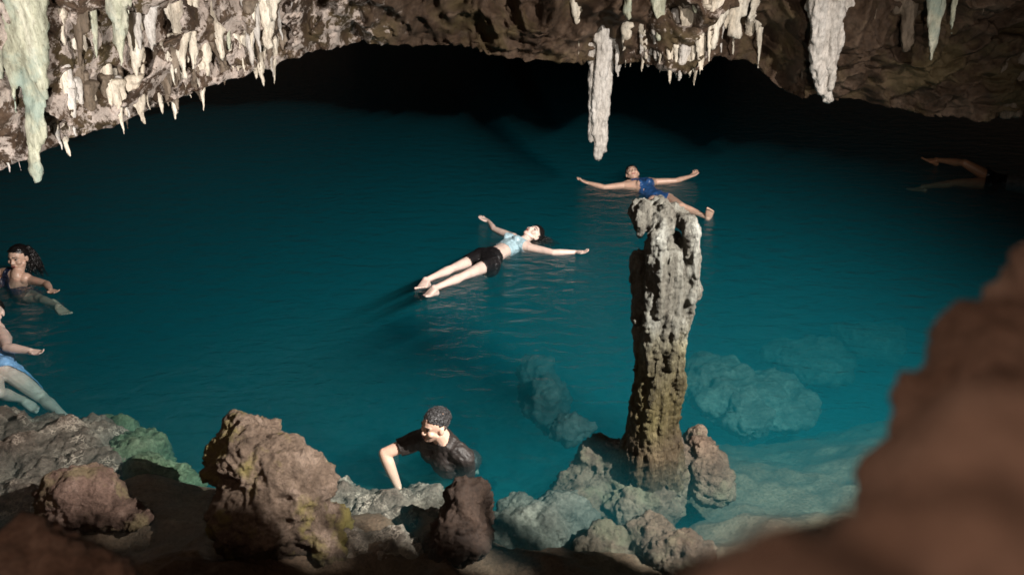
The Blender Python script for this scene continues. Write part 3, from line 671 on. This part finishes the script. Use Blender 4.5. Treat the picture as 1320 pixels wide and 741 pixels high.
    for nm, th in (('L', 1), ('R', -1)):
        w = J['w'+nm]; d = J['f'+nm] - w; n = hd.get(nm, V((0, 0, 1)))
        hand_parts(mb, w, d, n, th if hd.get('flip', 1) == 1 else -th, k, curl[0] if nm == 'L' else curl[1])
        foot_parts(mb, J['a'+nm], J['toe'+nm] - J['a'+nm], (foot or {}).get(nm, frn), k, 1 if nm == 'L' else -1)
    me = remesh(mb.mesh('body'), 0.0055, 2, 0.45)
    # eyes, brows and lips join the same mesh
    me.materials.clear()
    for q in (skin, 'eye_white', 'iris', 'lips', 'brow'): me.materials.append(M[q])
    bm = bmesh.new(); bm.from_mesh(me)
    def extra(mbx, mi):
        t = mbx.mesh('t'); n0 = len(bm.faces); bm.from_mesh(t); bm.faces.ensure_lookup_table()
        for fc in bm.faces[n0:]: fc.material_index = mi; fc.smooth = True
        bpy.data.meshes.remove(t)
    e = MB(); i_ = MB(); br = MB(); lp = MB()
    for sg in (-1, 1):
        ell(e, hp(sg*.031, .0735, .002), (.0135*h, .009*h, .0058*h), (r, f, u), 12, 8); ell(i_, hp(sg*.031, .0805, .002), (.0065*h, .0045*h, .0065*h), (r, f, u), 10, 8)
        cone(br, hp(sg*.016, .089, .024), .0042*h, hp(sg*.036, .083, .029), .0040*h, (f, .6), 8, 2); cone(br, hp(sg*.036, .083, .029), .0040*h, hp(sg*.052, .068, .024), .0025*h, (f, .6), 8, 2)
        cone(i_, hp(sg*.018, .0815, .0085), .0022*h, hp(sg*.045, .0765, .0085), .0022*h, None, 6, 2)
    cone(lp, hp(-.019, .0885, -.0605), .0042*h, hp(.019, .0885, -.0605), .0042*h, None, 8, 2); cone(lp, hp(-.015, .0885, -.0695), .0052*h, hp(.015, .0885, -.0695), .0052*h, None, 8, 2)
    cone(i_, hp(-.017, .0915, -.0648), .0016*h, hp(.017, .0915, -.0648), .0016*h, None, 6, 2)
    extra(e, 1); extra(i_, 2); extra(lp, 3); extra(br, 4)
    bm.to_mesh(me); bm.free()
    body = link_mesh('body', me, None, root)
    # clothes
    for name, names, infl, keep, mt in garments:
        gb = MB()
        for q in names:
            for a, ra, b_, rb, fl in parts[q]: cone(gb, a, ra + infl, b_, rb + infl, fl)
        gm = remesh(gb.mesh(name), 0.0055, 4, 0.5)
        bm = bmesh.new(); bm.from_mesh(gm)
        Lt = (NK - PV).length
        def loc(p): q = p - PV; return q.dot(tor)/Lt, q.dot(wid), q.dot(frn), p
        dead = [v for v in bm.verts if not keep(*loc(v.co))]
        bmesh.ops.delete(bm, geom=dead, context='VERTS')
        for fc in bm.faces: fc.smooth = True
        bm.to_mesh(gm); bm.free()
        displace(gm, [(14, 0.006, 'n'), (35, 0.003, 'n')], 3)
        g_ = link_mesh(name, gm, M[mt], root)
        sm = g_.modifiers.new('thickness', 'SOLIDIFY'); sm.thickness = 0.004; sm.offset = -1
    # hair
    hb = MB()
    rr = random.Random(int(abs(H.x)*1000))
    if hair == 'long':
        ell(hb, hp(0, -.010, .032), (.083*h, .101*h, .089*h), (r, f, u), 22, 16); ell(hb, hp(0, -.045, .0), (.078*h, .066*h, .085*h), (r, f, u), 22, 16)
    else:
        ell(hb, hp(0, -.010, .026), (.079*h, .098*h, .089*h), (r, f, u), 22, 16); ell(hb, hp(0, -.042, .012), (.072*h, .054*h, .060*h), (r, f, u), 22, 16)
    hm = remesh(hb.mesh('hair'), 0.006, 2)
    bm = bmesh.new(); bm.from_mesh(hm)
    def face_area(p):
        q = p - H; a, b_, c = q.dot(r)/h, q.dot(f)/h, q.dot(u)/h
        line = hairline - 0.9*max(0, abs(a) - .035)*0.6
        return b_ > 0.018 and c < line or (c < -.02 and b_ > -.015) or (hair != 'long' and c < .028 and b_ > -.028)
    bmesh.ops.delete(bm, geom=[v for v in bm.verts if face_area(v.co)], context='VERTS'); bm.to_mesh(hm); bm.free()
    displace(hm, [(30, 0.006, 'n'), (70, 0.004, 'n')], 2)
    bm = bmesh.new(); bm.from_mesh(hm)
    sb = MB()
    if hair == 'long':
        flow = hair_flow.normalized(); side = flow.cross(V((0, 0, 1))).normalized()
        for q in range(hair_n):
            a = rr.uniform(-1, 1); st = hp(a*.07, -.06 - rr.uniform(0, .03), rr.uniform(-.05, .09))
            d = (flow + side*a*rr.uniform(0.2, 0.9) + V((0, 0, rr.uniform(-.15, .05)))).normalized(); p = st; r0 = rr.uniform(.004, .009)*h
            L = rr.uniform(.10, .26)*k
            for j in range(5):
                d = (d + side*rr.uniform(-.3, .3) + V((0, 0, -0.06))).normalized()
                if p.z > 0.02: d = (d + V((0, 0, -.5))).normalized()
                e_ = p + d*L/5; cone(sb, p, r0, e_, r0*.75, None, 6, 1); p = e_; r0 *= .75
    else:
        for q in range(380):
            a = rr.uniform(0, 6.28); t = rr.uniform(0, 1.45); 
            nn = (r*math.cos(a)*math.sin(t) + f*math.sin(a)*math.sin(t) + u*math.cos(t)).normalized()
            st = hp(0, -.02, .032) + r*nn.dot(r)*.079*h + f*nn.dot(f)*.095*h + u*nn.dot(u)*.084*h
            d = -f*rr.uniform(.5, 1) + r*rr.uniform(-.5, .5) - u*.25; d = ((d - nn*d.dot(nn)).normalized() + nn*rr.uniform(.05, .4)).normalized(); r0 = .0030*h
            if (st - H).dot(f)/h > .018 and (st - H).dot(u)/h < hairline: continue
            p = st
            for j in range(3):
                e_ = p + d*.009*h; cone(sb, p, r0, e_, r0*.7, None, 6, 1); p = e_; r0 *= .7; d = (d - nn*.25).normalized()
    if sb.v:
        t = sb.mesh('t'); bm.from_mesh(t); bpy.data.meshes.remove(t)
    for fc in bm.faces: fc.smooth = True
    bm.to_mesh(hm); bm.free()
    ho = link_mesh('hair', hm, M[hairmat], root)
    sm = ho.modifiers.new('thickness', 'SOLIDIFY'); sm.thickness = 0.004; sm.offset = -1
    def l(a, b_): return round((J[a]-J[b_]).length, 2)
    print('PERSON', label[:30], 'uarm', l('sL','eL'), l('sR','eR'), 'farm', l('eL','wL'), l('eR','wR'), 'thigh', l('hL','kL'), l('hR','kR'), 'shin', l('kL','aL'), l('kR','aR'), 'shoulders', l('sL','sR'), 'hips', l('hL','hR'), 'torso', l('neck','pelvis'), 'head', l('head','neck'))
    return root
def setlen(a, b_, L): 
    d = b_ - a; return a + d*(L/d.length)
def fix(J, k=1.0, arm=(.275, .235), leg=(.42, .40), torso=0.50):
    """keep directions read from the photograph, give the bones human lengths"""
    for nm in 'LR':
        for a, b_, L, rest in (('s','e',arm[0],('w','f')), ('e','w',arm[1],('f',)), ('h','k',leg[0],('a','toe')), ('k','a',leg[1],('toe',))):
            n0 = J[a+nm]; n1 = J[b_+nm]; new = setlen(n0, n1, L*k); d = new - n1; J[b_+nm] = new
            for q in rest: J[q+nm] = J[q+nm] + d
    return J

# woman floating in mid pool: pale blue crop top and black shorts
J = dict(head=at(688,300,.06), neck=at(672,309,.03), sR=at(657,302,0.03), sL=at(683,317,0.03), chest=at(662,313,.01), pelvis=at(628,332,.0),
         hR=at(622,328,.015), hL=at(633,337.5,.015), eR=at(636,293,.03), wR=at(627,280,.04), fR=at(616,275,.05), eL=at(719,324.5,.03), wL=at(753,324,.03), fL=at(768,324.5,.045),
         kR=at(577,346,.045), aR=at(543,361,.035), toeR=at(530,364,.10), kL=at(594,355,.05), aL=at(562,368.5,.04), toeL=at(546,371,.10), front=V((0,0,1)))
for _k in list(J):
    if _k != 'front': J[_k] = J[_k] - V((0, 0, .018))
J['face'] = V((-.12, -.25, 1)); J['crown'] = (J['head'] - J['neck'])
J = fix(J, 0.97)
J['crown'] = V((.75, .45, -.05))
person('woman floating on her back in pale blue crop top and black shorts', J, 'skin_fair', .97, garments=(
    ('crop_top', ('torso',), .007, lambda t, w, f, p: .52 < t < .93 - .25*max(0, .09-abs(w)) and abs(w) < .128, 'pale_top'),
    ('shorts', ('torso', 'thighL', 'thighR'), .016, lambda t, w, f, p: -.44 < t < .22, 'black_cloth')),
    hair_flow=V((.8, .25, -.15)), curl=(16, 12), group='people in the cave pool', foot={'L': V((-.2,-.1,1)), 'R': V((-.2,.1,1))})

# woman floating behind the pillar: dark blue swimsuit
J = dict(head=at(815,224,.06), neck=at(820,233,.0), sR=at(804,239,0.0), sL=at(844,234.5,0.0), chest=at(829,242,-.01), pelvis=at(851,258,-.06),
         hR=at(843,260,-.06), hL=at(861,257,-.06), eR=at(774,242,.0), wR=at(746,234.5,.03), fR=at(728,228,.08), eL=at(871,233,.02), wL=at(897,225.5,.05), fL=at(909,219,.09),
         kR=at(868,272,-.05), aR=at(884,294,-.2), toeR=at(890,300,-.2), kL=at(892,272,.03), aL=at(919,284,.0), toeL=at(921,276,.14), front=V((.05,-.15,1)))
J = fix(J, 0.98)
J['face'] = V((-.1, -.65, .9)); J['crown'] = V((-.12, .9, .4))
person('woman floating on her back in a dark blue swimsuit with arms spread behind the pillar', J, 'skin_mid', .98, garments=(
    ('swimsuit', ('torso', 'thighL', 'thighR'), .007, lambda t, w, f, p: -.2 + 2.0*max(0, abs(w)-.01) < t < .93 - .4*max(0, .085-abs(w)) and (t < .45 or abs(w) < .125), 'blue_suit'),),
    hair_flow=V((-.15, .8, -.2)), hair_n=50, curl=(34, 10), group='people in the cave pool', foot={'L': V((-.3,-1,.2)), 'R': V((0,0,1))})

# man crouching in the shallows: black T-shirt
J = dict(head=at(561,547,.25), neck=at(571,566,.125), sR=at(543,564,.06), sL=at(592,584,.035), chest=at(574,588,-.06), pelvis=at(588,592,-.42),
         hR=at(580,586,-.38), hL=at(597,597,-.38), eR=at(506,580,.01), wR=at(519,612,-.14), fR=at(524,626,-.2), eL=at(600,602,-.09), wL=at(572,622,-.16), fL=at(555,636,-.2),
         kR=at(592,604,-.78), aR=at(604,590,-1.1), toeR=at(607,590,-1.25), kL=at(604,612,-.78), aL=at(614,600,-1.1), toeL=at(617,600,-1.25), front=V((-1,-.35,-.35)))
J['face'] = V((-.86, -.62, -.02)); J['crown'] = V((.12, .02, 1))
Jm = J; Jm['sR'] = Jm['neck'] + setlen(V((0,0,0)), Jm['sR']-Jm['neck'], .175); Jm['sL'] = Jm['neck'] + setlen(V((0,0,0)), Jm['sL']-Jm['neck'], .175)
J = fix(J, .96, arm=(.27, .24), leg=(.40, .40))
person('man in a black T-shirt crouching chest deep in the water looking left', J, 'skin_mid', .95, True, headk=.94, garments=(
    ('shirt', ('torso', 'uarmL', 'uarmR'), .014, lambda t, w, f, p: t > -.12 and (t < 1.04 or abs(w) > .085) and (p - J['eR']).length > .11 and (p - J['eL']).length > .075, 'shirt'),
    ('shorts', ('torso', 'thighL', 'thighR'), .012, lambda t, w, f, p: t < .12, 'black_cloth')),
    hair='short', hairmat='hair_grey', hairline=.066, hand={'R': V((-.5,-.7,-.5)), 'L': V((0,-.3,-1))}, curl=(14, 12), group='people in the cave pool', foot={'L': V((0,0,1)), 'R': V((0,0,1))})

# woman swimming at the left edge: navy swimsuit, face towards the camera
J = dict(head=at(24,331,.19), neck=at(22,354,.05), sR=at(4,351,.03), sL=at(39,361,-.02), chest=at(20,366,-.08), pelvis=at(28,378,-.42),
         hR=at(20,376,-.42), hL=at(36,381,-.42), eR=at(-18,358,.03), wR=at(-30,366,.02), fR=at(-38,370,.02), eL=at(60,366,.0), wL=at(66,376,.02), fL=at(76,380,.03),
         kR=at(46,388,-.30), aR=at(76,394,-.28), toeR=at(92,398,-.2), kL=at(62,387,-.25), aL=at(96,402,-.22), toeL=at(112,406,-.18), front=V((.05,-.75,.5)))
J['face'] = V((-.12, -.95, .02)); J['crown'] = V((.05, .1, 1))
J = fix(J, .97)
person('woman with long black hair swimming upright at the left edge in a navy swimsuit', J, 'skin_mid', .97, garments=(
    ('swimsuit', ('torso',), .007, lambda t, w, f, p: -.1 + .9*abs(w) < t < .95 - .6*max(0, .07-abs(w)) and (t < .45 or abs(w) < .12), 'navy_suit'),),
    hair_flow=V((.8, .25, -.5)), hair_n=170, hairline=.070, group='people in the cave pool', foot={'L': V((0,0,1)), 'R': V((0,0,1))})

# swimmer cut by the left edge: light blue trunks
J = dict(head=at(-10,402,.14), neck=at(-8,420,.03), sR=at(-28,428,.0), sL=at(3,432,.02), chest=at(-8,440,-.06), pelvis=at(-4,468,-.12),
         hR=at(-14,469,-.14), hL=at(4,473,-.12), eR=at(-50,424,.0), wR=at(-66,424,.0), fR=at(-72,426,.0), eL=at(12,455,.02), wL=at(32,458,.02), fL=at(41,460,.02),
         kR=at(-4,500,-.2), aR=at(16,506,-.35), toeR=at(28,510,-.35), kL=at(22,487,-.24), aL=at(43,505,-.27), toeL=at(60,509,-.21), front=V((.1,-.2,1)))
J['face'] = V((.35, -.7, .5)); J['crown'] = V((-.1, .5, .8))
J = fix(J, .93)
person('pale swimmer in light blue trunks half cut off by the left edge', J, 'skin_fair', .95, True, garments=(
    ('swim_trunks', ('torso', 'thighL', 'thighR'), .014, lambda t, w, f, p: -.34 < t < .2, 'blue_trunks'),),
    hair='short', group='people in the cave pool', foot={'L': V((0,0,1)), 'R': V((0,0,1))})

# swimmer in the dark at the right, only the legs show
J = dict(head=at(1362,236,.06), neck=at(1348,238,.0), sR=at(1336,230,0.0), sL=at(1340,248,0.0), chest=at(1328,239,-.02), pelvis=at(1286,234,-.05),
         hR=at(1280,231,-.03), hL=at(1278,237,-.05), eR=at(1340,222,.0), wR=at(1350,216,.0), fR=at(1356,214,.02), eL=at(1352,258,.0), wL=at(1366,262,.0), fL=at(1374,264,.02),
         kR=at(1250,214,.12), aR=at(1205,209,.04), toeR=at(1190,202,.12), kL=at(1250,236,-.1), aL=at(1218,240,-.2), toeL=at(1205,238,-.2), front=V((0,-.1,1)))
J['face'] = V((-.2, -.3, .9)); J['crown'] = V((1, .1, .1))
J = fix(J, 1.0, leg=(.42, .42))
person('dim swimmer floating in the dark at the right with one bare leg raised', J, 'skin_brown', 1.0, True, garments=(
    ('shirt', ('torso', 'uarmL', 'uarmR'), .010, lambda t, w, f, p: t > .1 and t < .95, 'grey_shirt'),
    ('swim_trunks', ('torso', 'thighL', 'thighR'), .014, lambda t, w, f, p: -.25 < t < .2, 'black_cloth')),
    hair='short', group='people in the cave pool', foot={'L': V((0,0,1)), 'R': V((0,0,1))})

# ------------------------------------------------------------------ light
def spot(name, loc, target, watts, col, size, blend, rad):
    l = bpy.data.lights.new(name, 'SPOT'); l.energy = watts; l.color = col; l.spot_size = R(size); l.spot_blend = blend; l.shadow_soft_size = rad
    o = bpy.data.objects.new(name, l); COL.objects.link(o); o.location = loc
    o.rotation_euler = (V(target) - V(loc)).to_track_quat('-Z', 'Y').to_euler(); return o
spot('flood_lamp', LAMP, (0.9, 4.9, 0.0), 4900, (1.0, 0.94, 0.87), 98, 1.0, 0.012)
spot('roof_light', (-2.5, 1.5, 1.08), (-3.7, 6.6, 2.3), 1350, (1.0, 0.96, 0.91), 50, 0.6, 0.03)
spot('roof_light', (1.6, 0.95, 1.95), (2.75, 8.2, 1.75), 560, (1.0, 0.93, 0.84), 46, 0.8, 0.03)  # extra spot added to brighten the right roof, no lamp known there
l = bpy.data.lights.new('fill_light', 'POINT'); l.energy = 78; l.color = (1.0, 0.74, 0.58); l.shadow_soft_size = 0.25  # warm fill added behind the camera, no such lamp is seen
o = bpy.data.objects.new('fill_light', l); COL.objects.link(o); o.location = (-0.8, -0.5, 3.7)

w = bpy.data.worlds.new('World'); S.world = w; w.use_nodes = True
bg = w.node_tree.nodes['Background']; bg.inputs[0].default_value = (0.020, 0.0135, 0.0095, 1); bg.inputs[1].default_value = 0.6

S.view_settings.view_transform = 'Standard'; S.view_settings.look = 'None'; S.view_settings.exposure = 0; S.view_settings.gamma = 1
S.cycles.use_denoising = True
S.cycles.max_bounces = 6; S.cycles.volume_bounces = 3; S.cycles.transparent_max_bounces = 16
S.cycles.sample_clamp_indirect = 4.0
S.cycles.caustics_reflective = False; S.cycles.caustics_refractive = False
